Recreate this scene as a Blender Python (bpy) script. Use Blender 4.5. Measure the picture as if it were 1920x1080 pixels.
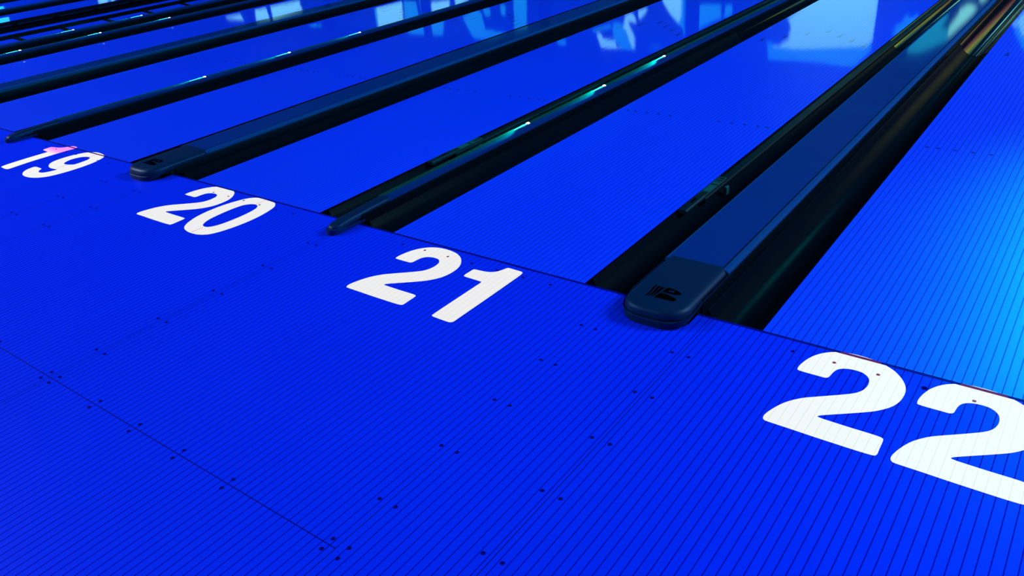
import bpy, bmesh, math, random
from mathutils import Vector, Matrix
for o in list(bpy.data.objects): bpy.data.objects.remove(o)
SC = bpy.context.scene
COL = SC.collection

# ---------------------------------------------------------------- camera
cam = bpy.data.cameras.new('camera'); cam.sensor_width = 36; cam.lens = 28.080182
cam.clip_start = 0.05; cam.clip_end = 300
camo = bpy.data.objects.new('camera', cam); COL.objects.link(camo)
camo.matrix_world = Matrix(((0.803426, -0.230061, 0.549161, 2.569618),
                            (0.590526, 0.425721, -0.685595, -2.350707),
                            (-0.076061, 0.875119, 0.477892, 1.523836),
                            (0, 0, 0, 1)))
SC.camera = camo
# ---------------------------------------------------------------- world, exposure
W = bpy.data.worlds.new('world'); SC.world = W; W.use_nodes = True
W.node_tree.nodes['Background'].inputs[0].default_value = (0.0, 0.006, 0.03, 1)
W.node_tree.nodes['Background'].inputs[1].default_value = 1.0
SC.view_settings.view_transform = 'Standard'; SC.view_settings.look = 'None'
SC.view_settings.gamma = 1; SC.view_settings.exposure = 0
SC.view_settings.use_curve_mapping = False
# ---------------------------------------------------------------- unseen key lamps added for even light (behind and beside the lanes)
def area(loc, aim, watt, size, col):
    d = bpy.data.lights.new('added_key_lamp', 'AREA'); d.energy = watt; d.shape = 'SQUARE'; d.size = size; d.color = col
    o = bpy.data.objects.new('added_key_lamp', d); COL.objects.link(o); o.location = loc
    o.rotation_euler = (Vector(aim) - Vector(loc)).to_track_quat('-Z', 'Y').to_euler()
    return o
KC = (1.0, 1.0, 1.0)
K = 1.0
area((-9, -9, 9), (-8, 5, 0), 1174 * K, 4.0, KC)
area((10, 7, 8), (-3, 6, 0), 2080 * K, 4.0, KC)
area((-16, -6, 9), (-12, 6, 0), 2500 * K, 4.0, KC)
area((9, -2, 8), (-12, 6, 0), 210 * K, 4.0, KC)
# azure lamp added out of view for the soft glow over lane 22
def spot(loc, aim, watt, col, deg, blend, rad):
    d = bpy.data.lights.new('added_azure_lamp', 'SPOT'); d.energy = watt; d.color = col
    d.spot_size = math.radians(deg); d.spot_blend = blend; d.shadow_soft_size = rad
    o = bpy.data.objects.new('added_azure_lamp', d); COL.objects.link(o); o.location = loc
    o.rotation_euler = (Vector(aim) - Vector(loc)).to_track_quat('-Z', 'Y').to_euler()
    return o
spot((3.0, 7.0, 3.5), (3.00, 1.0, 0), 1700, (0.0, 0.70, 0.80), 23, 1.0, 0.30)

# ---------------------------------------------------------------- measured data
SHAPES=[[3,[[-2.55,2.09],[-2.16,2.08],[-2.08,3.09],[-2.52,3.47]]],[1,[[-8.24,2.47],[-8.23,2.34],[-7.56,2.33],[-7.53,3.4],[-7.6,3.16],[-7.78,3.04],[-7.96,2.84],[-8.11,2.64]]],[2,[[-8.23,2.47],[-8.21,2.34],[-7.67,2.33],[-7.66,2.5],[-7.66,2.88],[-7.72,3.04],[-7.96,2.84],[-8.11,2.64]]],[1,[[-7.13,2.54],[-6.49,2.5],[-6.47,2.86],[-6.76,2.99],[-7.12,3.19]]],[1,[[-6.35,2.51],[-6.18,2.5],[-6.16,2.75],[-6.39,2.85]]],[1,[[-9.82,3.14],[-9.47,3.15],[-9.41,3.41],[-9.11,3.89],[-9.54,3.89],[-9.8,3.63],[-9.86,3.38]]],[2,[[-9.41,2.9],[-9.22,2.84],[-9.11,2.92],[-9.06,3.1],[-9.34,3.09],[-9.25,3.27],[-9.11,3.53],[-9.11,3.86],[-9.21,3.81],[-9.41,3.33],[-9.5,3.28]]],[2,[[-9.0,2.76],[-8.7,2.67],[-8.76,2.82],[-8.97,3.03]]],[2,[[-10.42,3.49],[-10.28,3.46],[-10.19,3.62],[-9.77,3.65],[-9.74,3.82],[-9.51,3.87],[-10.06,3.91],[-10.26,3.88]]],[1,[[-10.61,3.39],[-9.92,3.19],[-9.86,3.27],[-10.45,3.45]]],[3,[[-8.66,3.78],[-8.48,3.66],[-8.21,3.67],[-8.35,4.03],[-8.69,3.91]]],[2,[[-26.85,3.41],[-26.12,3.31],[-26.02,3.78],[-26.97,3.87]]],[2,[[-25.79,3.24],[-23.89,2.95],[-23.98,3.13],[-23.85,3.2],[-23.89,3.35],[-25.82,3.82]]],[1,[[-19.83,3.1],[-19.65,3.07],[-19.73,3.88],[-19.83,3.74]]],[2,[[-19.69,3.07],[-18.37,2.82],[-18.46,3.63],[-19.74,3.81]]],[1,[[-18.27,2.8],[-17.7,2.8],[-17.65,3.41],[-18.39,3.58]]],[1,[[-17.53,2.73],[-17.4,2.73],[-17.31,3.3],[-17.47,3.31]]],[2,[[-16.98,2.8],[-16.15,2.69],[-16.2,3.04],[-17.02,3.2]]],[2,[[-15.89,2.51],[-15.31,2.49],[-15.33,2.66],[-15.89,2.94]]],[1,[[-18.36,3.95],[-18.17,3.66],[-17.24,3.39],[-16.53,3.22],[-16.51,3.44],[-16.63,3.85],[-17.39,3.95]]],[1,[[-15.08,2.91],[-14.82,3.07],[-14.71,3.58],[-13.78,3.65],[-14.88,4.06],[-15.31,3.82],[-15.64,3.23]]],[1,[[-14.74,2.9],[-14.46,2.89],[-14.44,3.14],[-14.66,3.15]]],[1,[[-14.01,2.79],[-13.8,2.78],[-13.83,3.07],[-13.99,3.08]]],[1,[[-13.45,2.44],[-12.93,2.43],[-13.01,3.53],[-13.5,3.6]]],[1,[[-12.44,2.42],[-12.36,2.41],[-12.39,2.91],[-12.48,2.93]]],[1,[[-11.85,3.76],[-11.55,3.7],[-11.56,3.92],[-11.84,3.92]]],[1,[[-23.77,3.88],[-23.25,3.73],[-23.13,3.85],[-22.87,3.79],[-22.9,3.91],[-23.39,3.94]]],[2,[[-39.45,3.43],[-39.18,3.2],[-37.65,3.16],[-37.93,3.42],[-38.2,3.46],[-38.12,3.33],[-38.41,3.34],[-38.67,3.55],[-39.51,3.63]]],[2,[[-29.06,3.8],[-27.97,3.64],[-27.78,3.85],[-28.99,3.85]]],[1,[[-5.12,3.5],[-5.18,2.69],[-3.9,2.12],[-2.46,2.09],[-2.52,3.47],[-2.94,3.96],[-3.68,3.85],[-5.09,3.87]]],[2,[[-4.77,2.94],[-4.48,2.66],[-3.9,2.12],[-2.52,2.09],[-2.49,3.18],[-2.63,3.38],[-4.4,3.56],[-4.97,3.53]]],[0,[[-5.15,3.06],[-4.96,2.84],[-4.65,2.78],[-4.55,2.99],[-4.58,3.3],[-4.86,3.52],[-5.09,3.4],[-5.35,3.38],[-5.37,3.03]]],[1,[[-1.82,2.55],[-1.88,2.77],[-2.02,2.84],[-2.06,3.11],[-1.87,3.05],[-1.63,2.85],[-1.56,2.54],[-1.75,2.67]]],[2,[[-0.69,2.54],[-0.54,2.43],[-0.37,2.47],[-0.4,2.61],[-0.76,3.08],[-0.93,3.27],[-1.05,3.25],[-0.86,2.96],[-0.72,2.66]]],[2,[[-0.37,2.32],[-0.33,2.22],[-0.23,2.21],[-0.19,2.3],[-0.28,2.37]]],[1,[[-1.08,2.7],[-0.89,2.66],[-1.03,2.97],[-0.86,2.99],[-0.87,3.27],[-1.21,3.48],[-1.43,3.59],[-1.67,3.61],[-1.69,3.48],[-1.41,2.93]]],[3,[[-2.19,4.07],[-1.78,4.05],[-2.14,4.17],[-2.36,4.45],[-2.52,4.68],[-2.44,4.33]]],[2,[[0.52,2.52],[0.64,2.29],[0.99,2.27],[1.2,3.28],[0.84,3.28],[0.58,2.89],[0.39,2.69]]],[1,[[0.47,2.6],[0.48,2.89],[0.73,3.26],[1.11,3.5],[1.07,3.26],[0.61,2.89]]]]
LOGO={"s1":[[-0.0567,-0.0729],[-0.0522,-0.0601],[-0.0509,-0.0436],[-0.0525,-0.0261],[-0.0552,-0.0089],[-0.0558,0.0042],[-0.0525,0.0127],[-0.0466,0.0146],[-0.0487,0.0053],[-0.0481,-0.0104],[-0.0456,-0.025],[-0.0439,-0.0425],[-0.0453,-0.0589],[-0.0503,-0.0707]],"s2":[[-0.0458,-0.0734],[-0.0407,-0.0629],[-0.0388,-0.0476],[-0.0393,-0.0321],[-0.042,-0.015],[-0.0425,0.0006],[-0.04,0.0127],[-0.0315,0.0159],[-0.0337,0.0054],[-0.0331,-0.0103],[-0.0306,-0.0274],[-0.0301,-0.0428],[-0.0324,-0.0597],[-0.0399,-0.0715]],"s3":[[-0.0321,-0.0699],[-0.0277,-0.0545],[-0.0263,-0.0381],[-0.0277,-0.0232],[-0.0294,-0.0029],[-0.0278,0.0086],[-0.023,0.0139],[-0.014,0.0134],[-0.0173,-0.007],[-0.0197,-0.0267],[-0.0219,-0.0514],[-0.027,-0.0702]],"up":[[-0.0105,-0.0204],[-0.0095,-0.0028],[-0.007,0.0118],[-0.0022,0.0171],[0.0083,0.0161],[0.0285,0.0125],[0.0481,0.0048],[0.0589,-0.0049],[0.059,-0.0126],[0.0499,-0.0188],[0.0331,-0.0215],[0.0126,-0.0223],[-0.0036,-0.0219]],"lo":[[-0.0179,-0.0698],[-0.017,-0.0513],[-0.0136,-0.0313],[0.0001,-0.0291],[0.0207,-0.0334],[0.0421,-0.0397],[0.0556,-0.0451],[0.0614,-0.0521],[0.062,-0.0606],[0.0497,-0.0673],[0.0325,-0.0691],[0.0079,-0.0686],[-0.0095,-0.0704]],"cr":[[0.0113,-0.0099],[0.0082,-0.0011],[0.0131,-0.0011],[0.0181,-0.0036],[0.0189,0.0047],[0.0248,0.0],[0.0307,0.0006],[0.0299,-0.0077],[0.0285,-0.0123],[0.0202,-0.0103]],"hole":[[0.0061,-0.1323]]}
GLYPH={"two":[[0.003,-0.1616],[0.001,-0.1437],[0.0065,-0.1082],[0.0184,-0.07],[0.0367,-0.0396],[0.0579,-0.0178],[0.0843,-0.0013],[0.1162,0.008],[0.1497,0.0102],[0.184,0.008],[0.2193,-0.0003],[0.2419,-0.0119],[0.2649,-0.0264],[0.2909,-0.0554],[0.3068,-0.0827],[0.3157,-0.1099],[0.3181,-0.1372],[0.316,-0.173],[0.306,-0.2066],[0.2911,-0.2318],[0.2656,-0.262],[0.2356,-0.2864],[0.1823,-0.3264],[0.1442,-0.355],[0.1356,-0.3625],[0.1324,-0.3692],[0.1495,-0.3715],[0.1806,-0.3718],[0.2265,-0.3722],[0.271,-0.3711],[0.3034,-0.3713],[0.3155,-0.3734],[0.3196,-0.3781],[0.3208,-0.3938],[0.3212,-0.4285],[0.3223,-0.4489],[0.3192,-0.4586],[0.3101,-0.4616],[0.2676,-0.4635],[0.2089,-0.4639],[0.1485,-0.4642],[0.0859,-0.4632],[0.0379,-0.4633],[0.0134,-0.4632],[0.0057,-0.46],[0.0006,-0.4511],[-0.0001,-0.4364],[0.0055,-0.4118],[0.0165,-0.3788],[0.0296,-0.351],[0.0447,-0.3282],[0.0684,-0.301],[0.0996,-0.2763],[0.1414,-0.2441],[0.1803,-0.213],[0.1975,-0.1952],[0.209,-0.1736],[0.2137,-0.1501],[0.2133,-0.1272],[0.2084,-0.1067],[0.198,-0.0925],[0.1818,-0.0813],[0.1615,-0.0792],[0.1421,-0.0814],[0.1271,-0.0872],[0.1134,-0.0979],[0.1061,-0.1126],[0.1026,-0.134],[0.1014,-0.1519],[0.0989,-0.1601],[0.0924,-0.166],[0.0706,-0.1663],[0.0333,-0.1672],[0.0106,-0.1664],[0.0046,-0.1642]],"one":[[0.5781,-0.1754],[0.5756,-0.1639],[0.5771,-0.1273],[0.5775,-0.1127],[0.5832,-0.109],[0.5994,-0.1076],[0.6316,-0.1049],[0.6544,-0.0993],[0.6726,-0.0877],[0.6844,-0.0723],[0.6901,-0.0576],[0.6958,-0.0382],[0.7013,-0.032],[0.7102,-0.0305],[0.7381,-0.0321],[0.768,-0.0324],[0.7789,-0.0363],[0.7827,-0.0439],[0.7849,-0.065],[0.784,-0.1739],[0.783,-0.2983],[0.7805,-0.4144],[0.7803,-0.479],[0.7773,-0.4886],[0.7676,-0.494],[0.7523,-0.4946],[0.7198,-0.494],[0.686,-0.4923],[0.6766,-0.4899],[0.6746,-0.4812],[0.6748,-0.4229],[0.6765,-0.3275],[0.6784,-0.2279],[0.6801,-0.1839],[0.6686,-0.182],[0.6307,-0.181],[0.5961,-0.1805],[0.583,-0.1792]],"zo":[[-1.0211,-0.4467],[-1.0413,-0.4269],[-1.0618,-0.3954],[-1.0848,-0.3372],[-1.0952,-0.2628],[-1.0913,-0.1793],[-1.0778,-0.1185],[-1.0571,-0.0619],[-1.0362,-0.0304],[-1.0057,-0.0096],[-0.9741,-0.0047],[-0.9279,-0.0078],[-0.8794,-0.0095],[-0.8507,-0.0123],[-0.8305,-0.0231],[-0.8063,-0.0481],[-0.7936,-0.0782],[-0.7806,-0.1314],[-0.7731,-0.19],[-0.7733,-0.2585],[-0.7838,-0.3344],[-0.7986,-0.3892],[-0.8196,-0.4323],[-0.8442,-0.4534],[-0.8784,-0.4679],[-0.9163,-0.4707],[-0.9389,-0.4713],[-0.962,-0.4685],[-0.9961,-0.4601]],"zi":[[-0.9611,-0.3791],[-0.9787,-0.3538],[-0.9927,-0.3108],[-0.9975,-0.2466],[-0.9968,-0.178],[-0.9884,-0.1207],[-0.9692,-0.0923],[-0.9418,-0.0773],[-0.9209,-0.0754],[-0.8984,-0.085],[-0.8839,-0.1023],[-0.8738,-0.1297],[-0.8663,-0.1777],[-0.866,-0.24],[-0.8713,-0.3038],[-0.8813,-0.3465],[-0.898,-0.3772],[-0.9185,-0.389],[-0.9382,-0.39]],"one19":[[-3.0742,-0.4378],[-3.0847,-0.4035],[-3.0864,-0.2961],[-3.0817,-0.1885],[-3.0777,-0.1269],[-3.1175,-0.1264],[-3.1663,-0.1235],[-3.1712,-0.0887],[-3.1732,-0.0648],[-3.1525,-0.0558],[-3.0997,-0.0475],[-3.0653,-0.0263],[-3.0509,-0.0027],[-3.0368,0.0134],[-3.0143,0.0232],[-2.9687,0.0208],[-2.9585,-0.0078],[-2.9698,-0.0672],[-2.9766,-0.1654],[-2.9827,-0.2724],[-2.9764,-0.3821],[-2.9717,-0.4296],[-2.9773,-0.4409],[-2.9999,-0.4447],[-3.046,-0.4416]],"no":[[-2.5704,-0.013],[-2.5459,-0.0531],[-2.5237,-0.1212],[-2.517,-0.2159],[-2.5285,-0.3166],[-2.554,-0.3906],[-2.6044,-0.4346],[-2.6696,-0.4547],[-2.7323,-0.4527],[-2.7737,-0.4404],[-2.8122,-0.4158],[-2.8362,-0.3838],[-2.8461,-0.3371],[-2.833,-0.3256],[-2.7942,-0.3265],[-2.7503,-0.3282],[-2.7405,-0.3453],[-2.7231,-0.3641],[-2.6968,-0.3732],[-2.6657,-0.3673],[-2.6417,-0.3372],[-2.6292,-0.2835],[-2.6776,-0.2949],[-2.7228,-0.2939],[-2.7649,-0.2803],[-2.8122,-0.2463],[-2.8334,-0.1994],[-2.8341,-0.1251],[-2.8166,-0.0589],[-2.7905,-0.0155],[-2.7573,0.0051],[-2.7119,0.0229],[-2.6319,0.0173],[-2.596,0.0043]],"ni":[[-2.7171,-0.2032],[-2.7388,-0.1738],[-2.7476,-0.1324],[-2.7312,-0.0849],[-2.6971,-0.0616],[-2.6697,-0.0574],[-2.6484,-0.0651],[-2.6252,-0.0888],[-2.6193,-0.1255],[-2.6171,-0.1635],[-2.6207,-0.1872],[-2.6484,-0.2019],[-2.6792,-0.2115],[-2.7036,-0.2082]]}

# ---------------------------------------------------------------- layout
LW = 1.0541; BD = LW / 39; NG = 0.51856; WG = 0.72394; XG = NG + 0.625
LEFT = {21: 0.0, 22: LW + WG}
LEFT[20] = -NG - LW; LEFT[19] = LEFT[20] - WG - LW; LEFT[18] = LEFT[19] - NG - LW; LEFT[17] = LEFT[18] - WG - LW
LEFT[16] = LEFT[17] - XG - LW; LEFT[15] = LEFT[16] - WG - LW; LEFT[14] = LEFT[15] - NG - LW; LEFT[13] = LEFT[14] - WG - LW
LEFT[12] = LEFT[13] - NG - LW
FG = 0.0068      # half the joint at the foul line
YE = 18.3

# ---------------------------------------------------------------- helpers
def prop(o, label=None, cat=None, group=None, kind=None):
    if label: o['label'] = label
    if cat: o['category'] = cat
    if group: o['group'] = group
    if kind: o['kind'] = kind
    return o
def empty(name, loc, label, cat, group=None):
    o = bpy.data.objects.new(name, None); COL.objects.link(o); o.location = loc; o.empty_display_size = 0.1
    return prop(o, label, cat, group)
def link(name, me, mats, parent=None):
    if not isinstance(mats, (list, tuple)): mats = [mats]
    for m in mats: me.materials.append(m)
    o = bpy.data.objects.new(name, me); COL.objects.link(o)
    if parent: o.parent = parent
    return o
def build(name, verts, faces, mats, parent=None, midx=None, smooth=False, loc=None):
    me = bpy.data.meshes.new(name); me.from_pydata([tuple(v) for v in verts], [], faces); me.validate()
    bm = bmesh.new(); bm.from_mesh(me); bmesh.ops.recalc_face_normals(bm, faces=bm.faces[:]); bm.to_mesh(me); bm.free()
    if midx:
        for p, i in zip(me.polygons, midx): p.material_index = i
    if smooth:
        for p in me.polygons: p.use_smooth = True
        me.set_sharp_from_angle(angle=math.radians(smooth if smooth is not True else 40))
    o = link(name, me, mats, parent)
    if loc: o.location = loc
    return o
class MB:
    def __init__(s): s.v = []; s.f = []; s.m = []
    def add(s, vs, fs, mi=0):
        n = len(s.v); s.v += vs; s.f += [tuple(i + n for i in f) for f in fs]; s.m += [mi] * len(fs); return s
    def box(s, x0, x1, y0, y1, z0, z1, mi=0, c=0.0):
        if c <= 0:
            vs = [(x, y, z) for z in (z0, z1) for y in (y0, y1) for x in (x0, x1)]
            return s.add(vs, [(0, 2, 3, 1), (4, 5, 7, 6), (0, 1, 5, 4), (2, 6, 7, 3), (0, 4, 6, 2), (1, 3, 7, 5)], mi)
        prof = [(x0, z0), (x1, z0), (x1, z1 - c), (x1 - c, z1), (x0 + c, z1), (x0, z1 - c)]
        return s.prism(prof, y0, y1, mi)
    def prism(s, prof, y0, y1, mi=0, closed=True, caps=True):
        n = len(prof); vs = [(x, y0, z) for x, z in prof] + [(x, y1, z) for x, z in prof]
        fs = [(i, (i + 1) % n, n + (i + 1) % n, n + i) for i in range(n if closed else n - 1)]
        if closed and caps: fs += [tuple(range(n))[::-1], tuple(range(n, 2 * n))]
        return s.add(vs, fs, mi)
    def cyl(s, c, r, h, n=20, mi=0):
        cx, cy, cz = c
        vs = [(cx + r * math.cos(2 * math.pi * i / n), cy + r * math.sin(2 * math.pi * i / n), cz + z) for z in (0, h) for i in range(n)]
        fs = [(i, (i + 1) % n, n + (i + 1) % n, n + i) for i in range(n)] + [tuple(range(n))[::-1], tuple(range(n, 2 * n))]
        return s.add(vs, fs, mi)
    def tube(s, a, b, w, h, mi=0):
        a, b = Vector(a), Vector(b); d = (b - a).normalized(); u = d.cross(Vector((0, 0, 1))).normalized(); v = u.cross(d)
        vs = [tuple(p + u * sx * w / 2 + v * sz * h / 2) for p in (a, b) for sx, sz in ((-1, -1), (1, -1), (1, 1), (-1, 1))]
        return s.add(vs, [(0, 1, 2, 3), (7, 6, 5, 4), (0, 4, 5, 1), (1, 5, 6, 2), (2, 6, 7, 3), (3, 7, 4, 0)], mi)
    def obj(s, name, mats, parent=None, smooth=False, loc=None):
        return build(name, s.v, s.f, mats, parent, s.m, smooth, loc)

# ---------------------------------------------------------------- materials
def mat(name, base, rough=0.4, spec=0.5, emit=None, es=0.0, coat=0.0, coat_rough=0.05, tint=(0.0, 0.45, 1.0)):
    m = bpy.data.materials.new(name); m.use_nodes = True
    b = m.node_tree.nodes['Principled BSDF']
    b.inputs['Base Color'].default_value = (*base, 1); b.inputs['Roughness'].default_value = rough
    b.inputs['Specular IOR Level'].default_value = spec
    b.inputs['Specular Tint'].default_value = (*tint, 1)
    if coat: b.inputs['Coat Weight'].default_value = coat; b.inputs['Coat Roughness'].default_value = coat_rough
    if emit: b.inputs['Emission Color'].default_value = (*emit, 1); b.inputs['Emission Strength'].default_value = es
    # faint procedural unevenness so no surface is a perfect flat tone
    nt = m.node_tree; tc = nt.nodes.new('ShaderNodeTexCoord'); nz = nt.nodes.new('ShaderNodeTexNoise')
    nz.inputs['Scale'].default_value = 6.0; nz.inputs['Detail'].default_value = 4
    mp = nt.nodes.new('ShaderNodeMapRange'); mp.inputs['To Min'].default_value = max(0.02, rough * 0.85); mp.inputs['To Max'].default_value = min(1, rough * 1.15)
    nt.links.new(tc.outputs['Object'], nz.inputs['Vector']); nt.links.new(nz.outputs['Fac'], mp.inputs['Value']); nt.links.new(mp.outputs['Result'], b.inputs['Roughness'])
    return m
def math_node(nt, op, a, b=None, c=None):
    n = nt.nodes.new('ShaderNodeMath'); n.operation = op
    for i, v in enumerate((a, b, c)):
        if v is None: continue
        if isinstance(v, (int, float)): n.inputs[i].default_value = v
        else: nt.links.new(v, n.inputs[i])
    return n.outputs[0]
def board_mat(name, base, line, rough, coat, coat_rough, linew=0.0011, bump=0.0, cross=0.0, spec=0.5, line_fac=1.0, tint=None):
    """boards run along y; U of the UV map is the distance across the boards in metres, V the distance along"""
    m = bpy.data.materials.new(name); m.use_nodes = True; nt = m.node_tree; b = nt.nodes['Principled BSDF']
    uv = nt.nodes.new('ShaderNodeUVMap'); uv.uv_map = 'boards'
    sx = nt.nodes.new('ShaderNodeSeparateXYZ'); nt.links.new(uv.outputs[0], sx.inputs[0])
    u = math_node(nt, 'DIVIDE', sx.outputs[0], BD)
    fr = math_node(nt, 'FRACT', u)
    d = math_node(nt, 'ABSOLUTE', math_node(nt, 'SUBTRACT', fr, 0.5))       # 0.5 on a seam
    mr = nt.nodes.new('ShaderNodeMapRange'); mr.interpolation_type = 'SMOOTHSTEP'
    nt.links.new(d, mr.inputs['Value'])
    mr.inputs['From Min'].default_value = 0.5 - linew * 1.5 / BD; mr.inputs['From Max'].default_value = 0.5 - linew * 0.6 / BD
    # every board has its own slight tone
    fl = math_node(nt, 'FLOOR', u)
    wn = nt.nodes.new('ShaderNodeTexWhiteNoise'); wn.noise_dimensions = '1D'; nt.links.new(fl, wn.inputs['W'])
    tc = nt.nodes.new('ShaderNodeTexCoord')
    mpn = nt.nodes.new('ShaderNodeMapping'); mpn.inputs['Scale'].default_value = (9, 1.2, 1); nt.links.new(tc.outputs['Object'], mpn.inputs['Vector'])
    nz = nt.nodes.new('ShaderNodeTexNoise'); nz.inputs['Scale'].default_value = 2.5; nz.inputs['Detail'].default_value = 5
    nt.links.new(mpn.outputs[0], nz.inputs['Vector'])
    nz2 = nt.nodes.new('ShaderNodeTexNoise'); nz2.inputs['Scale'].default_value = 1.1; nz2.inputs['Detail'].default_value = 2
    nt.links.new(tc.outputs['Object'], nz2.inputs['Vector'])
    v = math_node(nt, 'MULTIPLY_ADD', wn.outputs['Value'], 0.03, 1.03)
    v = math_node(nt, 'MULTIPLY_ADD', nz.outputs['Fac'], 0.05, v)
    v = math_node(nt, 'MULTIPLY_ADD', math_node(nt, 'SUBTRACT', nz2.outputs['Fac'], 0.5), 0.14, v)
    mx = nt.nodes.new('ShaderNodeMix'); mx.data_type = 'RGBA'; mx.blend_type = 'MIX'
    mx.inputs['A'].default_value = (*base, 1); mx.inputs['B'].default_value = (*line, 1)
    if tint is not None: nt.links.new(tint(nt), mx.inputs['A'])
    nt.links.new(math_node(nt, 'MULTIPLY', mr.outputs['Result'], line_fac), mx.inputs['Factor'])
    hs = nt.nodes.new('ShaderNodeHueSaturation'); nt.links.new(mx.outputs['Result'], hs.inputs['Color'])
    if line_fac >= 0.99: nt.links.new(v, hs.inputs['Value'])
    nt.links.new(hs.outputs[0], b.inputs['Base Color'])
    b.inputs['Roughness'].default_value = rough; b.inputs['Specular IOR Level'].default_value = spec
    b.inputs['Specular Tint'].default_value = (0.0, 0.55, 1.0, 1)
    b.inputs['Coat Weight'].default_value = coat; b.inputs['Coat Roughness'].default_value = coat_rough
    k = math_node(nt, 'MULTIPLY_ADD', mr.outputs['Result'], -0.9, 1.0)
    nt.links.new(math_node(nt, 'MULTIPLY', k, spec), b.inputs['Specular IOR Level'])
    if coat: nt.links.new(math_node(nt, 'MULTIPLY', math_node(nt, 'MULTIPLY_ADD', mr.outputs['Result'], -0.5, 1.0), coat), b.inputs['Coat Weight'])
    if bump:
        mp3 = nt.nodes.new('ShaderNodeMapping'); mp3.inputs['Scale'].default_value = (1 / BD, 0.35, 1); nt.links.new(tc.outputs['Object'], mp3.inputs['Vector'])
        nz3 = nt.nodes.new('ShaderNodeTexNoise'); nz3.inputs['Scale'].default_value = 1.0; nz3.inputs['Detail'].default_value = 1
        nt.links.new(mp3.outputs[0], nz3.inputs['Vector'])
        bp = nt.nodes.new('ShaderNodeBump'); bp.inputs['Strength'].default_value = 1.0; bp.inputs['Distance'].default_value = bump
        nt.links.new(nz3.outputs['Fac'], bp.inputs['Height']); nt.links.new(bp.outputs[0], b.inputs['Coat Normal'])
    return m
M = {}
M['approach'] = board_mat('approach_boards', (0.0, 0.0175, 0.775), (0, 0.0022, 0.33), 0.42, 0.0, 0.3, linew=0.0015, spec=0.06)  # blue projector light is put into the board colour
M['lane'] = board_mat('lane_boards', (0.0, 0.029, 1.0), (0, 0.004, 0.40), 0.44, 0.6, 0.035, linew=0.0015, bump=0.00008, spec=0.7)  # blue light on the lanes is carried by this base colour
M['white'] = board_mat('number_white_projected', (0.84, 0.835, 0.83), (0.70, 0.62, 0.50), 0.6, 0.0, 0.3, linew=0.0009, spec=0.0, line_fac=0.6)  # projected white light, put into the digit colour
def pink(nt):  # pink part of the projected image, put into base colour along y
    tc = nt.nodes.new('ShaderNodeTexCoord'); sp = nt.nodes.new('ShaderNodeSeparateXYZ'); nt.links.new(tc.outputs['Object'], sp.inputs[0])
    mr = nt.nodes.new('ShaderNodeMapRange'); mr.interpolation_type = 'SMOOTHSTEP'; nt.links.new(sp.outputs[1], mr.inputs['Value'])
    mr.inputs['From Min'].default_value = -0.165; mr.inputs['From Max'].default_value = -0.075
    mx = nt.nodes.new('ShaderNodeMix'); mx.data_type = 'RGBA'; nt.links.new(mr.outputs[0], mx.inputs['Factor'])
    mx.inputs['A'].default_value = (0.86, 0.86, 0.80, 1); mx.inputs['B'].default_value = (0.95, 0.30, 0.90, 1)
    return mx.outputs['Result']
M['pink'] = board_mat('number_pink_projected', (0.86, 0.86, 0.86), (0.7, 0.6, 0.5), 0.6, 0.0, 0.3, linew=0.0009, spec=0.0, line_fac=0.0, tint=pink)
M['joint'] = mat('joint_shadow_gap', (0.0, 0.0015, 0.20), 0.7, 0.05)
M['purple'] = mat('number_joint_purple', (0.10, 0.006, 0.09), 0.7, 0.1)  # purple where the projected number crosses the joint, put into colour
M['seam'] = mat('pink_seam', (0.62, 0.22, 0.50), 0.6, 0.1)
M['screw'] = mat('screw_dark', (0.002, 0.002, 0.13), 0.7, 0.0)
M['screw2'] = mat('screw_number_lit', (0.20, 0.03, 0.06), 0.5, 0.2)  # same screws, the projected number's light on them put into a reddish colour
M['dot'] = mat('dot_ink', (0.0, 0.004, 0.22), 0.4, 0.1, coat=0.6, coat_rough=0.035)
M['side'] = mat('lane_edge_black', (0.0, 0.001, 0.003), 0.8, 0.0)
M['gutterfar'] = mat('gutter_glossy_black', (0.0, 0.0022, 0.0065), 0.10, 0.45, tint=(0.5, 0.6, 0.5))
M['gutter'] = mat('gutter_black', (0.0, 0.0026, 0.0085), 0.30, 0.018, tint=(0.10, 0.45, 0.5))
M['body'] = mat('capping_black', (0.0, 0.0022, 0.007), 0.35, 0.25)
M['cover'] = mat('cover_navy', (0.0, 0.0195, 0.205), 0.5, 0.1, coat=0.8, coat_rough=0.05)
M['trim'] = mat('trim_blue', (0.0, 0.034, 0.20), 0.6, 0.06)
M['nose'] = mat('nose_slate', (0.0, 0.0105, 0.055), 0.45, 0.22, tint=(0.0, 0.35, 1.0))
M['nosebase'] = mat('nose_base_black', (0.0, 0.0015, 0.003), 0.6, 0.2)
M['emblem'] = mat('emblem_black', (0.0, 0.0004, 0.0008), 0.7, 0.0)
M['groove'] = mat('groove_black', (0.0, 0.001, 0.012), 0.7, 0.1)
M['channel'] = mat('light_channel', (0.0, 0.030, 0.034), 0.4, 0.2, tint=(0.0, 0.9, 0.8))
M['bulb'] = mat('light_white', (0.9, 0.9, 0.9), 0.4, 0.3, emit=(0.75, 1.0, 0.92), es=3.0)
M['bulbc'] = mat('light_cyan', (0.1, 0.8, 0.9), 0.4, 0.3, emit=(0.0, 0.75, 0.85), es=1.25)
M['rail'] = mat('rail_dark', (0.0, 0.006, 0.014), 0.4, 0.15)
M['railmetal'] = mat('rail_black', (0.0, 0.001, 0.003), 0.6, 0.1)
M['plate'] = mat('plate_teal', (0.002, 0.06, 0.085), 0.35, 0.4)
M['plated'] = mat('plate_dark', (0.001, 0.010, 0.012), 0.4, 0.4)
M['wall'] = mat('wall_black', (0.0, 0.002, 0.01), 0.9, 0.1)
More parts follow.
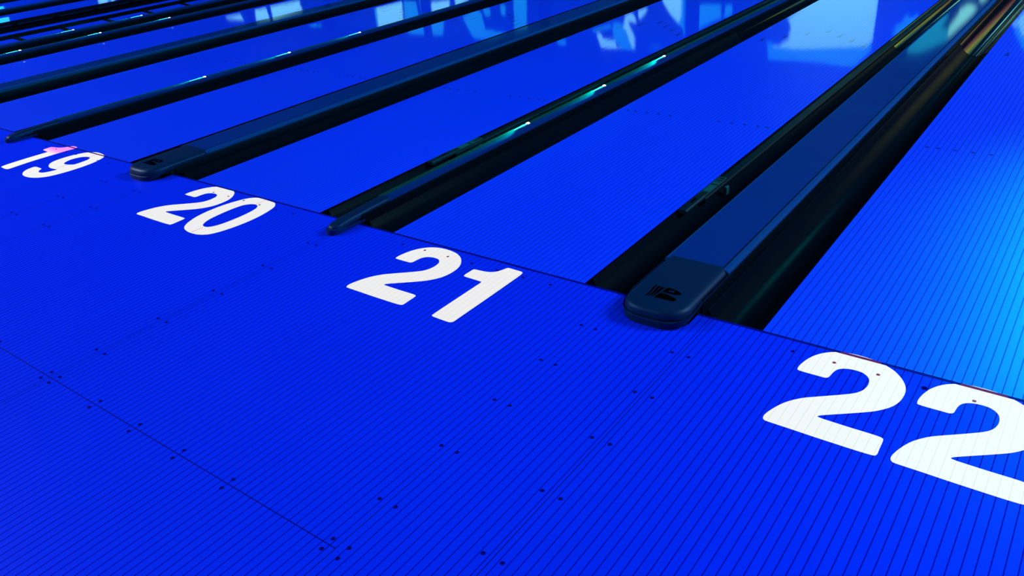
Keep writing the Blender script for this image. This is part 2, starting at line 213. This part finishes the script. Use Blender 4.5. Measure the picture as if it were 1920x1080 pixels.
M['glowlamp'] = mat('wall_lamp_cyan', (0.1, 0.5, 0.6), 0.5, 0.2, emit=(0.05, 1.3, 1.5), es=1.6)

# ---------------------------------------------------------------- the approach floor
# panels side by side; each has its own board phase, as the seams in the photograph show
def slab(name, panels, y0, y1, z0, matlist, parent=None, sidemat=1):
    vs, fs, mi, uvs = [], [], [], []
    for (a, b, u0) in panels:
        n = len(vs)
        vs += [(a, y0, 0), (b, y0, 0), (b, y1, 0), (a, y1, 0), (a, y0, z0), (b, y0, z0), (b, y1, z0), (a, y1, z0)]
        fs += [(n, n + 1, n + 2, n + 3), (n + 4, n + 7, n + 6, n + 5), (n, n + 4, n + 5, n + 1), (n + 1, n + 5, n + 6, n + 2), (n + 2, n + 6, n + 7, n + 3), (n + 3, n + 7, n + 4, n)]
        mi += [0, sidemat, sidemat, sidemat, sidemat, sidemat]
        for f in fs[-6:]: uvs.append([(vs[i][0] - u0, vs[i][1]) for i in f])
    me = bpy.data.meshes.new(name); me.from_pydata(vs, [], fs)
    l = me.uv_layers.new(name='boards'); k = 0
    for p, uu, m_ in zip(me.polygons, uvs, mi):
        p.material_index = m_
        for li, t in zip(p.loop_indices, uu): l.data[li].uv = t
    return link(name, me, matlist, parent)
JW = 0.0011
joints = []          # x of lengthwise panel joints
for a, b in ((21, 22), (19, 20), (17, 18), (15, 16), (13, 14)):
    c = (LEFT[a] + LW + LEFT[b]) / 2; joints += [c - 0.177, c + 0.185]
    joints.append(LEFT[a] - (NG if a != 17 else XG) / 2)
joints = sorted(joints + [3.10])
panels = []
edges_ = [-16.0] + joints + [5.5]
for a, b in zip(edges_, edges_[1:]):
    if abs(a - 1.593) < 0.03: u0 = 1.6197
    elif abs(a - 1.239) < 0.03: u0 = 1.5886
    else: u0 = a + 0.018
    panels.append((a + JW, b - JW, u0))
floor = slab('floor', panels, -7.0, -FG, -0.10, [M['approach'], M['side']])
prop(floor, 'blue boarded approach floor in front of the foul line', kind='structure')
jb = MB()
for x in joints: jb.box(x - 0.0016, x + 0.0016, -7.0, -FG, -0.09, -0.0012)
jb.box(-16, 1.239, -1.5025, -1.4995, -0.09, 0.00035)      # crosswise joint
jb.box(-16, 5.5, -FG, FG, -0.09, -0.0006)                 # open joint at the foul line
jb.obj('joint_strip', M['joint'], floor)
screws = []
for x in joints:
    ys = [-0.27 - 0.26 * i for i in range(0, 14)]
    for dx in (-0.030, 0.030):
        for y in ys:
            if abs(y + 1.5) < 0.14: continue
            screws.append((x + dx, y))
        if x < 1.3:
            screws += [(x + dx, -1.481), (x + dx, -1.521)]
for p0 in [joints[i] for i in range(len(joints) - 1)]:
    i = joints.index(p0); p1 = joints[i + 1]
    if p1 - p0 < 0.8 or p0 > 1.3: continue
    n = 5
    for k in range(1, n):
        x = p0 + 0.308 + (k - 1) * 0.2455
        if x < p1 - 0.2: screws += [(x, -1.481), (x, -1.521)]
for l in LEFT:
    for k in range(7): screws.append((LEFT[l] + 0.132 + 0.1345 * k, -0.070))
def visible(x, y, z=0.0, m=0.02):
    d = Vector((x, y, z)) - camo.matrix_world.translation
    r = camo.matrix_world.to_3x3(); v = r.transposed() @ d
    if v.z > -0.1: return False
    px = 0.5 + v.x / -v.z * 28.08 / 36; py = 0.5 - v.y / -v.z * 28.08 / 36 * 1920 / 1080
    return -m < px < 1 + m and -m < py < 1 + m
def on_digit(x, y):
    return (1.96 < x < 2.28 or 2.315 < x < 2.63 or 0.2 < x < 0.51 or -1.44 < x < -1.13 or -2.7 < x < -2.5) and y > -0.08
sm = MB(); sm.cyl((0, 0, 0), 0.0058, 0.0014, 12); sme = None
for (x, y) in screws:
    if not visible(x, y): continue
    key = 'screw2' if on_digit(x, y) else 'screw'
    o = sm.obj('screw', M[key], floor, loc=(x, y, 0)) if sme is None or key == 'screw2' else None
    if o is None:
        o = sme.copy(); COL.objects.link(o); o.parent = floor; o.location = (x, y, 0)
    elif key == 'screw': sme = o
big = MB(); big.cyl((0, 0, 0), 0.0085, 0.0015, 14); big.obj('screw', M['screw'], floor, loc=(2.313, -0.073, 0))

# ---------------------------------------------------------------- lanes
WHERE = {22: 'bowling lane, nearest one, running up the right edge', 21: 'bowling lane beyond white number twenty-one, mirroring a big pale screen', 20: 'bowling lane beyond white number twenty, its dots and darts in view', 19: 'bowling lane beyond white number nineteen', 18: 'bowling lane starting left of the nineteen, behind a slim nose', 17: 'bowling lane with two tiny cyan glints, just before the twin green lit cappings', 16: 'bowling lane between raised bumper rails', 15: 'bowling lane just behind the raised bumper rails', 14: 'bowling lane, second one behind the raised bumper rails', 13: 'bowling lane at the very top left corner', 12: 'bowling lane, farthest of all at top left'}
def lane(n):
    x = LEFT[n]
    r = empty('bowling_lane', (x, 0, 0), 'glossy blue ' + WHERE[n], 'bowling lane', 'bowling lanes side by side')
    slab('lane_bed', [(0, LW, 0)], FG, YE, -0.055, [M['lane'], M['side']], r)
    # nothing below is laid where the camera cannot see it
    for b in (3, 5, 8, 11, 14, 26, 29, 32, 35, 37):
        cx = (b - 0.5) * BD
        if not visible(x + cx, 2.132): continue
        d = MB(); d.cyl((cx, 2.132, -0.001), 0.0095, 0.0016, 16); d.obj('lane_dot', M['dot'], r)
    for b in (5, 10, 15, 20, 25, 30, 35):
        cx = (b - 0.5) * BD; cy = 4.769 - abs(b - 20) / 5 * 0.1485
        if not visible(x + cx, cy): continue
        a = MB(); s = [(-0.013, -0.075), (0, -0.05), (0.013, -0.075), (0, 0.08)]
        vs = [(cx + u, cy + v, z) for z in (-0.001, 0.0006) for u, v in s]
        a.add(vs, [(3, 2, 1, 0), (4, 5, 6, 7), (0, 1, 5, 4), (1, 2, 6, 5), (2, 3, 7, 6), (3, 0, 4, 7)])
        a.obj('aiming_arrow', M['dot'], r)
    return r
for n in sorted(LEFT, reverse=True): lane(n)

# ---------------------------------------------------------------- gutters
def gutter(x0, x1, cap_side, where):
    """x0..x1 trough; cap_side = -1 when the capping stands on its left"""
    N = 16; inner = []
    w = x1 - x0
    for i in range(N + 1):
        t = i / N; x = x0 + 0.004 + (w - 0.008) * t
        s = math.sin(math.pi * t); z = -0.012 - 0.080 * (s ** 0.75)
        inner.append((x, z))
    prof = [(x0, -0.008)] + inner + [(x1, -0.008), (x1, -0.013)] + [(x, z - 0.005) for x, z in inner[::-1]] + [(x0, -0.013)]
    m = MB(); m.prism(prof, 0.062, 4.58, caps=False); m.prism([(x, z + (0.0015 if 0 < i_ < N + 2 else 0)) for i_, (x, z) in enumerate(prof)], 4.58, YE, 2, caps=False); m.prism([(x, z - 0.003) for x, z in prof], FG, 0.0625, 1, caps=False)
    lip = [(x, z) for x, z in inner]
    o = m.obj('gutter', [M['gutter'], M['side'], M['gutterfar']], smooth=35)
    o.location = (0, 0, 0)
    me = o.data; c = Vector(((x0 + x1) / 2, 0, 0))
    for v in me.vertices: v.co -= c
    o.location = c
    prop(o, 'black curved gutter ' + where, 'gutter', 'gutters beside the lanes')
    return o
def gap_of(a, b): return LEFT[a] + LW, LEFT[b]
gap_specs = []
for a, b in ((21, 22), (20, 21), (19, 20), (18, 19), (17, 18), (16, 17), (15, 16), (14, 15), (13, 14), (12, 13)):
    kind = 'wide' if a % 2 else 'narrow'
    gap_specs.append((a, b, kind))
NOSE = {(21, 22): 'between numbers 21 and 22', (20, 21): 'between numbers 20 and 21', (19, 20): 'between numbers 19 and 20',
        (18, 19): 'left of number 19', (17, 18): 'second wide one from the number 19', (16, 17): 'two lanes left of number 19 nose',
        (15, 16): 'behind the raised bumpers', (14, 15): 'third from the top left corner', (13, 14): 'by the top left corner', (12, 13): 'farthest at top left'}
def seg(a, b):
    return {22: 'lane 22', 21: 'lane 21', 20: 'lane 20', 19: 'lane 19'}

# ---------------------------------------------------------------- wide capping
def nose_shell(w, yb, yf, rings, rise, corner, parent, mtl, name='nose_cover', n=14, crown=0.0):
    out = [(-w, yb), (-w, yb - 0.10), (-w, yf + corner + 0.04)]
    for i in range(n + 1):
        t = math.pi / 2 * i / n; cs, sn = math.cos(t), math.sin(t)
        e = 2 / 2.35
        out.append((-w + min(corner, w) * (1 - cs ** e) , yf + corner * (1 - sn ** e)))
    if corner < w: pass
    out2 = [(-x, y) for x, y in out[::-1]]
    if abs(out[-1][0]) < 1e-6: out2 = out2[1:]
    o = out + out2; m = len(o)
    nr = []
    for i in range(m):
        a = Vector(o[max(0, i - 1)]); b = Vector(o[min(m - 1, i + 1)]); d = (b - a).normalized(); nr.append(Vector((-d.y, d.x)))
    nr[0] = Vector((1, 0)); nr[-1] = Vector((-1, 0))
    vs = []
    for (z, off) in rings:
        for i in range(m):
            x, y = o[i]; p = Vector((x, y)) + nr[i] * off
            if i in (0, m - 1): p.y = yb
            zz = z
            if z <= 0.0301:
                k = max(0.0, min(1.0, (y - yf - 0.012) / 0.13)); zz = z + (rise - 0.6 * z) * k
            zz += crown * min(0.0, y - (yf + 0.16)) if z > 0.0301 else 0
            vs.append((p.x, p.y, max(0.0, zz)))
    fs = []
    R = len(rings)
    for r in range(R - 1):
        for i in range(m - 1): fs.append((r * m + i, r * m + i + 1, (r + 1) * m + i + 1, (r + 1) * m + i))
    fs.append(tuple((R - 1) * m + i for i in range(m)))                     # top
    fs.append(tuple([r * m for r in range(R)] + [r * m + m - 1 for r in range(R - 1, -1, -1)]))   # back
    fs.append(tuple(range(m))[::-1])
    return build(name, vs, fs, mtl, parent, smooth=38)
def decal(name, poly, z, t, mtl, parent):
    n = len(poly); vs = [(x, y, zz) for zz in (z, z + t) for x, y in poly]
    fs = [tuple(range(n))[::-1], tuple(range(n, 2 * n))] + [(i, (i + 1) % n, n + (i + 1) % n, n + i) for i in range(n)]
    return build(name, vs, fs, mtl, parent)
def smooth_poly(p, it=2, cut=0.2):
    for _ in range(it):
        q = []
        for i in range(len(p)):
            a, b = p[i], p[(i + 1) % len(p)]
            q += [[a[0] + (b[0] - a[0]) * cut, a[1] + (b[1] - a[1]) * cut], [a[0] + (b[0] - a[0]) * (1 - cut), a[1] + (b[1] - a[1]) * (1 - cut)]]
        p = q
    return p
def wide_capping(a, b, where, detail):
    c = (LEFT[a] + LW + LEFT[b]) / 2
    r = empty('lane_capping', (c, 0, 0), 'wide navy flat topped lane capping, ' + where, 'lane capping', 'wide cappings between lane pairs')
    m = MB(); m.prism([(-0.128, -0.03), (0.128, -0.03), (0.134, 0.035), (0.128, 0.052), (-0.128, 0.052), (-0.134, 0.035)], 0.02, YE)
    m.obj('capping_body', M['body'], r, smooth=30)
    ys = 0.245
    # cover strip with an arched front end
    n = 10; pts = [(-0.117 + 0.2195 * i / n, ys + 0.018 * math.sin(math.pi * i / n)) for i in range(n + 1)]
    vs = [(x, y, z) for z in (0.050, 0.0655) for x, y in pts] + [(x, YE, z) for z in (0.050, 0.0655) for x, y in (pts[0], pts[-1])]
    N = n + 1; A, B, C, D = 2 * N, 2 * N + 1, 2 * N + 2, 2 * N + 3
    fs = [(i, i + 1, N + i + 1, N + i) for i in range(n)] + [tuple(range(N)) + (B, A), tuple(range(2 * N - 1, N - 1, -1)) + (C, D), (0, N, C, A), (n, B, D, N + n), (A, B, D, C)]
    build('cover_strip', vs, fs, M['cover'], r)
    g = MB(); g.box(0.1022, 0.1090, ys, YE, 0.05, 0.0652); g.box(-0.1205, -0.1165, ys, YE, 0.05, 0.0615); g.obj('groove', M['groove'], r)
    t = MB()
    t.prism([(0.1088, 0.05), (0.134, 0.048), (0.135, 0.055), (0.130, 0.0625), (0.122, 0.0650), (0.1088, 0.0655)], ys, YE)
    t.obj('edge_trim', M['trim'], r, smooth=60)
    t = MB()
    t.prism([(-0.120, 0.05), (-0.134, 0.048), (-0.135, 0.055), (-0.131, 0.0625), (-0.127, 0.065), (-0.120, 0.0655)], ys, YE)
    t.obj('edge_trim', M['trim'], r, smooth=60)
    if detail:
        nb = MB(); nb.box(-0.108, 0.108, -0.085, 0.06, 0.0, 0.04)
        nb = nose_shell(0.124, 0.02, -0.150, [(0.0, 0.0), (0.03, 0.0), (0.034, 0.002)], 0.0, 0.10, r, M['nosebase'], 'nose_base')
        nz = nose_shell(0.134, 0.262, -0.160, [(0.0, 0.0), (0.006, -0.001), (0.027, -0.001), (0.0302, 0.003), (0.031, 0.011), (0.034, 0.011), (0.036, 0.005), (0.050, 0.007), (0.060, 0.013), (0.066, 0.023), (0.0690, 0.036)], 0.042, 0.11, r, M['nose'])
        for k in ('s1', 's2', 's3', 'up', 'lo'):
            decal('emblem', smooth_poly(LOGO[k], 1), 0.0685, 0.0012, M['emblem'], nz)
        decal('emblem_crown', LOGO['cr'], 0.0697, 0.0006, M['nose'], nz)
        s = MB(); s.cyl((LOGO['hole'][0][0], LOGO['hole'][0][1] + 0.012, 0.060), 0.0036, 0.0087, 14); s.obj('screw', M['emblem'], nz)
    return r
# ---------------------------------------------------------------- narrow capping with light beads
def narrow_capping(cx, where, detail, leds):
    r = empty('lane_capping', (cx, 0, 0), 'narrow dark lane capping ' + where, 'lane capping', 'narrow cappings between single lanes')
    m = MB(); m.prism([(-0.030, -0.03), (0.030, -0.03), (0.038, 0.030), (0.036, 0.040), (-0.036, 0.044), (-0.038, 0.030)], 0.02, YE)
    m.obj('capping_body', M['body'], r, smooth=30)
    t = MB(); t.prism([(-0.002, 0.04), (0.0365, 0.036), (0.0365, 0.043), (0.033, 0.050), (0.022, 0.056), (0.006, 0.0580), (-0.002, 0.0580)], 0.21, YE)
    t.obj('edge_trim', M['cover2'], r, smooth=60)
    t = MB(); t.prism([(-0.036, 0.04), (-0.002, 0.04), (-0.002, 0.0582), (-0.020, 0.0588), (-0.034, 0.0585), (-0.0365, 0.0560)], 0.21, YE)
    t.obj('light_channel', M['channel'], r, smooth=60)
    if detail:
        nose_shell(0.036, 0.04, -0.165, [(0.0, 0.0), (0.004, -0.001), (0.028, -0.001), (0.030, 0.003)], 0.0, 0.05, r, M['nosebase2'], 'nose_base')
        nose_shell(0.038, 0.225, -0.155, [(0.0302, 0.010), (0.031, 0.002), (0.045, 0.003), (0.053, 0.008), (0.0575, 0.016), (0.0590, 0.024)], 0.0, 0.055, r, M['nose'], crown=0.10)
    for y in leds:
        # bead: a white tip with a cyan body, lying on the left half of the top, pointing to the bowler
        def bead(y0, y1, r0, r1, name, mt, par):
            vs, fs = [], []; ns, nc = 8, 12
            for i in range(ns + 1):
                t_ = i / ns; rr = r0 + (r1 - r0) * t_
                if i == ns: rr *= 0.25
                if i == ns - 1: rr *= 0.8
                for j in range(nc):
                    an = 2 * math.pi * j / nc; vs.append((-0.017 + rr * math.cos(an), y0 + (y1 - y0) * t_, 0.0555 + max(-0.003, rr * 0.75 * math.sin(an))))
            for i in range(ns):
                for j in range(nc): fs.append((i * nc + j, i * nc + (j + 1) % nc, (i + 1) * nc + (j + 1) % nc, (i + 1) * nc + j))
            fs += [tuple(range(nc))[::-1], tuple(range(ns * nc, (ns + 1) * nc))]
            return build(name, vs, fs, mt, par, smooth=50)
        led = bead(y - 0.012, y + 0.010, 0.0118, 0.0125, 'bead_light', M['bulb'], r)
        bead(y - 0.15, y - 0.012, 0.007, 0.0118, 'bead_lens', M['bulbc'], led)
        d = bpy.data.lights.new('bead_lamp', 'SPOT'); d.energy = 42; d.color = (0.0, 1.0, 0.72); d.spot_size = math.radians(40); d.spot_blend = 1.0; d.shadow_soft_size = 0.006
        lo = bpy.data.objects.new('bead_lamp', d); COL.objects.link(lo); lo.parent = led
        lo.location = (-0.027, y - 0.05, 0.090); lo.rotation_euler = (Vector((-0.030, y - 0.50, 0.056)) - Vector(lo.location)).to_track_quat('-Z', 'Y').to_euler()
    return r
M['cover2'] = mat('band_navy', (0.0, 0.015, 0.135), 0.7, 0.03)
M['nosebase2'] = mat('nose_base_navy', (0.0, 0.009, 0.085), 0.45, 0.3)

NAME_L = {22: 'the nearest lane', 21: 'the twenty-one lane', 20: 'the twenty lane', 19: 'the nineteen lane', 18: 'the lane left of the nineteen', 17: 'the lane with cyan glints', 16: 'the lane with raised bumpers', 15: 'the lane behind the raised bumpers', 14: 'the second lane behind the raised bumpers', 13: 'the lane in the top left corner', 12: 'the farthest lane top left'}
LED = (1.50, 2.415, 3.315)
WH_CAP = {(21, 22): 'broad pale striped nose between twenty-one and twenty-two', (19, 20): 'broad dark nose between nineteen and twenty', (17, 18): 'its nose out of view left of the nineteen', (15, 16): 'standing behind the raised bumper rails', (13, 14): 'in the top left corner', (20, 21): 'with green beads, slim nose between twenty and twenty-one', (18, 19): 'with green beads, slim nose left of the nineteen', (14, 15): 'without beads, top left, third behind the raised bumpers', (12, 13): 'without beads, farthest at top left'}
for a, b, kind in gap_specs:
    g0, g1 = gap_of(a, b)
    if kind == 'wide':
        c = (g0 + g1) / 2; wide_capping(a, b, WH_CAP[(a, b)], a >= 17)
        gutter(g0, c - 0.1355, 1, 'on the right side of ' + NAME_L[a]); gutter(c + 0.1355, g1, -1, 'on the left side of ' + NAME_L[b])
    elif a == 16:
        c1 = g1 - NG / 2; c0 = c1 - 0.625
        narrow_capping(c1, 'with green beads, nearer one of the twin pair', False, LED)
        narrow_capping(c0, 'with green beads, farther twin carrying raised bumper arms', False, LED)
        gutter(c1 + 0.039, g1, -1, 'on the left side of ' + NAME_L[17]); gutter(g0, c0 - 0.039, 1, 'on the right side of ' + NAME_L[16])
        gutter(c0 + 0.039, (c0 + c1) / 2, -1, 'left one of the two between the twin narrow cappings'); gutter((c0 + c1) / 2, c1 - 0.039, 1, 'right one of the two between the twin narrow cappings')
    else:
        c = (g0 + g1) / 2; narrow_capping(c, WH_CAP[(a, b)], a >= 18, LED if a >= 18 else ())
        gutter(g0, c - 0.039, 1, 'on the right side of ' + NAME_L[a]); gutter(c + 0.039, g1, -1, 'on the left side of ' + NAME_L[b])

# ---------------------------------------------------------------- folded bumper rails lying in the right gutters
def folded_rail(n, label):
    x = LEFT[n] + LW
    r = empty('bumper_rail', (x, 0.72, 0), label, 'bumper rail', 'folded bumper rails in the gutters')
    m = MB(); m.prism([(0.012, -0.020), (0.050, -0.034), (0.056, -0.012), (0.050, -0.006), (0.014, -0.005), (0.010, -0.009)], 0.30, YE - 0.75)
    m.obj('rail', M['rail'], r, smooth=40)
    m = MB(); m.box(0.004, 0.050, 0.10, 0.305, -0.012, 0.006, c=0.006); br = m.obj('end_bracket', M['rail2'], r)
    s = MB(); s.box(0.020, 0.030, 0.20, 0.25, 0.005, 0.0066); s.obj('slot', M['emblem'], br)
    m = MB(); m.box(0.006, 0.047, 0.306, 0.57, -0.012, 0.002, c=0.002); p = m.obj('label_plate', M['plated'], r)
    t = MB()
    t.box(0.006, 0.0085, 0.306, 0.57, 0.0015, 0.0028); t.box(0.0445, 0.047, 0.306, 0.57, 0.0015, 0.0028)
    t.box(0.006, 0.047, 0.306, 0.311, 0.0015, 0.0028); t.box(0.006, 0.047, 0.565, 0.57, 0.0015, 0.0028)
    for (a0, a1) in ((0.36, 0.45), (0.47, 0.49), (0.50, 0.508), (0.53, 0.536)): t.box(0.011, 0.043, a0, a1, 0.0015, 0.0026)
    t.obj('plate_frame', M['plate'], p)
    c = MB(); c.box(0.060, 0.076, 0.50, 0.53, -0.060, -0.020, c=0.003); c.obj('clip', M['plate'], r)
    return r
M['rail2'] = mat('bracket_dark', (0.0, 0.007, 0.018), 0.4, 0.4)
folded_rail(21, 'folded dark bumper rail with clear bracket and plate, right of the twenty-one lane')
folded_rail(20, 'folded dark bumper rail with faint plate, right of the twenty lane')
#folded_rail(19, 'folded dark bumper rail hidden in the gutter right of the nineteen lane')

# ---------------------------------------------------------------- raised bumper rails on the far lane
def raised_rail(xc, side, label):
    """xc = edge of capping; side -1 = arms reach to the left"""
    r = empty('bumper_rail', (xc, 0, 0.045), label, 'raised bumper rail', 'raised bumper rails of the far lane')
    m = MB(); m.box(side * 0.17 - 0.010, side * 0.17 + 0.010, 0.3, YE - 0.5, 0.030, 0.074, c=0.004); m.obj('rail', M['railmetal'], r)
    y = 0.735
    while y < 8:
        a = MB(); a.tube((side * 0.014, y + 0.03, 0.000), (side * 0.160, y - 0.03, 0.042), 0.05, 0.014); a.obj('arm', M['railmetal' if side < 0 else 'rail'], r)
        y += 0.548
    return r
g0, g1 = gap_of(16, 17)
raised_rail(g1 - NG / 2 - 0.625 - 0.0385, -1, 'raised black bumper rail on short arms, standing out against blue lane')
g0, g1 = gap_of(15, 16)
raised_rail((g0 + g1) / 2 + 0.1355, 1, 'raised black bumper rail before the wide capping, its arms barely seen')

# ---------------------------------------------------------------- projected numbers, their light put into the decal colour
def clip_y(poly, y, keep_above):
    out = []
    for i in range(len(poly)):
        a, b = poly[i], poly[(i + 1) % len(poly)]
        ia = (a[1] > y) == keep_above; ib = (b[1] > y) == keep_above
        if ia: out.append(list(a))
        if ia != ib:
            t = (y - a[1]) / (b[1] - a[1]); out.append([a[0] + t * (b[0] - a[0]), y])
    return out
def digit(poly, hole, dx, parent, u0, clip=False, mtl='white', dy=0.0, sy=1.0):
    poly = smooth_poly([[x + dx, y * sy + dy] for x, y in poly], 2, 0.22)
    hole = smooth_poly([[x + dx, y * sy + dy] for x, y in hole], 2, 0.22) if hole else None
    parts = [(clip_y(poly, -FG, False), hole)]
    if not clip:
        up = clip_y(poly, FG, True)
        if len(up) > 2: parts.append((up, None))
    bm = bmesh.new()
    for pl, ho in parts:
        es = []
        for ring in ([pl] + ([ho] if ho else [])):
            clean = []
            for p_ in ring:
                if not clean or (Vector(p_) - Vector(clean[-1])).length > 2e-4: clean.append(p_)
            vs = [bm.verts.new((x, y, 0.0007)) for x, y in clean]
            es += [bm.edges.new((vs[i], vs[(i + 1) % len(vs)])) for i in range(len(vs))]
        bmesh.ops.triangle_fill(bm, use_beauty=True, use_dissolve=False, edges=es)
    bmesh.ops.recalc_face_normals(bm, faces=bm.faces[:])
    for f in bm.faces:
        if f.normal.z < 0: f.normal_flip()
    ext = bmesh.ops.extrude_face_region(bm, geom=bm.faces[:])
    bmesh.ops.translate(bm, vec=(0, 0, -0.0004), verts=[g for g in ext['geom'] if isinstance(g, bmesh.types.BMVert)])
    bmesh.ops.recalc_face_normals(bm, faces=bm.faces[:])
    uv = bm.loops.layers.uv.new('boards')
    for f in bm.faces:
        for lp in f.loops: lp[uv].uv = (lp.vert.co.x - u0, lp.vert.co.y)
    me = bpy.data.meshes.new('digit'); bm.to_mesh(me); bm.free()
    o = link('digit', me, M[mtl], parent)
    return poly, o
def fix_origin(root):
    for ch in root.children: ch.location = -Vector(root.location) + Vector(ch.location)
def joint_purple(poly, root):
    xs = []
    for i in range(len(poly)):
        a, b = poly[i], poly[(i + 1) % len(poly)]
        if (a[1] > 0) != (b[1] > 0): xs.append(a[0] + (0 - a[1]) / (b[1] - a[1]) * (b[0] - a[0]))
    if len(xs) >= 2:
        m = MB(); m.box(min(xs), max(xs), -FG, FG, -0.0005, -0.0001); m.obj('joint_line', M['purple'], root)
G = GLYPH
n22 = empty('lane_number', (2.3, -0.2, 0), 'projected white number 22, its light set as colour on the approach, cut by the right edge', 'number')
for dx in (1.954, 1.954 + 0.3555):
    p, _ = digit(G['two'], None, dx, n22, 1.6197); joint_purple(p, n22)
n21 = empty('lane_number', (0.5, -0.2, 0), 'projected white number 21, its light set as colour on the approach, largest whole number in view', 'number')
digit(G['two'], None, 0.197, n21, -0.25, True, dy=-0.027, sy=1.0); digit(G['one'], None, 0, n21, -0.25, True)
n20 = empty('lane_number', (-1.1, -0.2, 0), 'projected white number 20, its light set as colour on the approach, flat topped at the foul line', 'number')
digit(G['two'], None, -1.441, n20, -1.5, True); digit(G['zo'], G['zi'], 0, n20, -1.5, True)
n19 = empty('lane_number', (-2.8, -0.2, 0), 'projected white number 19, its light set as colour, with a pink topped 1, at the left edge', 'number')
p, _ = digit(G['one19'], None, 0, n19, -3.1, False, 'pink'); joint_purple(p, n19)
p, _ = digit(G['no'], G['ni'], 0, n19, -3.1); joint_purple(p, n19)
s = MB(); s.box(-0.9320, -0.9292, -0.467, -0.400, 0.0007, 0.0011); s.box(-0.9320, -0.9292, -0.070, -0.006, 0.0007, 0.0011); s.obj('seam', M['seam'], n20)
s = MB(); s.box(-2.6600, -2.6575, -0.281, -0.212, 0.0007, 0.0011); s.box(-2.6710, -2.6680, -0.058, -0.006, 0.0007, 0.0011); s.obj('seam', M['seam'], n19)
for r in (n22, n21, n20, n19): fix_origin(r)

# ---------------------------------------------------------------- far end: dark wall with a row of video screens, mirrored in the glossy lanes
w = MB(); w.box(-58, 14, 19.12, 19.3, -0.3, 7.0); wo = w.obj('wall_back', M['wall']); prop(wo, 'dark end wall behind the screens', kind='structure')
def inside(p, x, y):
    c = False; n = len(p)
    for i in range(n):
        x1, y1 = p[i]; x2, y2 = p[i - 1]
        if (y1 > y) != (y2 > y) and x < (x2 - x1) * (y - y1) / (y2 - y1) + x1: c = not c
    return c
TONE = {0: (0.0, 0.02, 0.10), 1: (0.02, 0.75, 1.0), 2: (0.55, 2.0, 1.7), 3: (0.0, 0.14, 0.3)}
BB = [(min(p[0] for p in s[1]), max(p[0] for p in s[1]), min(p[1] for p in s[1]), max(p[1] for p in s[1])) for s in SHAPES]
def tone(x, z):
    if x > 2.9:                                  # picture of the added outer screen, coloured for the gutter streaks
        k = (x - 2.9) / 4.6 + (z - 3.9) * 0.12
        if z > 3.7: return (0.0, 0.02, 0.02)
        if z > 2.9: return (1.3, 1.6, 0.03) if 0.15 < k < 0.75 else (0.10, 0.40, 0.30)
        if z > 2.3: return (1.2, 1.3, 0.45) if 0.3 < k < 0.6 else (0.60, 0.72, 0.10)
        return (0.45, 0.12, 0.20)
    c = TONE[0] if z > 2.15 else (0.0, 0.12, 0.25)
    for s, b in zip(SHAPES, BB):
        if b[0] <= x <= b[1] and b[2] <= z <= b[3] and inside(s[1], x, z): c = TONE[s[0]]
    return c
sm_ = bpy.data.materials.new('screen_picture'); sm_.use_nodes = True; nt = sm_.node_tree; b = nt.nodes['Principled BSDF']
at = nt.nodes.new('ShaderNodeVertexColor'); at.layer_name = 'picture'
b.inputs['Base Color'].default_value = (0.002, 0.002, 0.004, 1); b.inputs['Roughness'].default_value = 0.4; b.inputs['Specular IOR Level'].default_value = 0
nt.links.new(at.outputs['Color'], b.inputs['Emission Color']); b.inputs['Emission Strength'].default_value = 1.0
def screen(x0, x1, label):
    r = empty('video_screen', ((x0 + x1) / 2, 19.0, 1.7), label, 'screen', 'video screens over the lane ends')
    z0, z1 = 1.75, 3.90; st = 0.05
    nx = int((x1 - x0) / st); nz = int((z1 - z0) / st); vs, fs, cs = [], [], []
    cx = (x0 + x1) / 2
    for j in range(nz + 1):
        for i in range(nx + 1):
            x = x0 + (x1 - x0) * i / nx; z = z0 + (z1 - z0) * j / nz
            vs.append((x - cx, 0.0, z - 1.7)); t = [0, 0, 0]
            for ox in (-0.015, 0.015):
                for oz in (-0.015, 0.015):
                    k = tone(x + ox, z + oz); t = [t[q] + k[q] / 4 for q in range(3)]
            fade = 1.0
            cs.append((*t, 1))
    for j in range(nz):
        for i in range(nx): a = j * (nx + 1) + i; fs.append((a, a + 1, a + nx + 2, a + nx + 1))
    me = bpy.data.meshes.new('picture_panel'); me.from_pydata(vs, [], fs)
    ca = me.color_attributes.new('picture', 'FLOAT_COLOR', 'POINT')
    for i, c in enumerate(cs): ca.data[i].color = c
    link('picture_panel', me, sm_, r)
    m = MB(); hw = (x1 - x0) / 2; m.box(-hw - 0.03, hw + 0.03, 0.003, 0.119, z0 - 1.73, z1 - 1.67); m.obj('casing', M['railmetal'], r)
    return r
SN = ['rightmost screen over the lane ends', 'screen ending in a tall pale picture, second from the right', 'screen third from the right with pale figures', 'screen fourth from the right',
      'screen fifth from the right', 'screen sixth from the right', 'screen seventh from the right', 'screen eighth from the right', 'leftmost screen over the lane ends']
screen(2.9, 7.5, 'added unseen screen with yellow green and pink picture, right of the blue ones')  # outer screen added to give the gutters their coloured streaks
xr = 2.5
for i in range(9):
    screen(xr - 4.6 - (0.0 if i else 0.0), xr, 'wide glowing blue ' + SN[i]); xr -= 5.0
# a round cyan wall lamp far to the left, mirrored in the two farthest lanes
m = MB(); m.cyl((0, 0, 0), 0.75, 0.08, 32); lo = m.obj('wall_lamp', M['glowlamp'])
lo.rotation_euler = (math.pi / 2, 0, 0); lo.location = (-51.0, 18.99, 4.65); prop(lo, 'round cyan lamp on the dark end wall, mirrored in the farthest lanes', 'lamp')
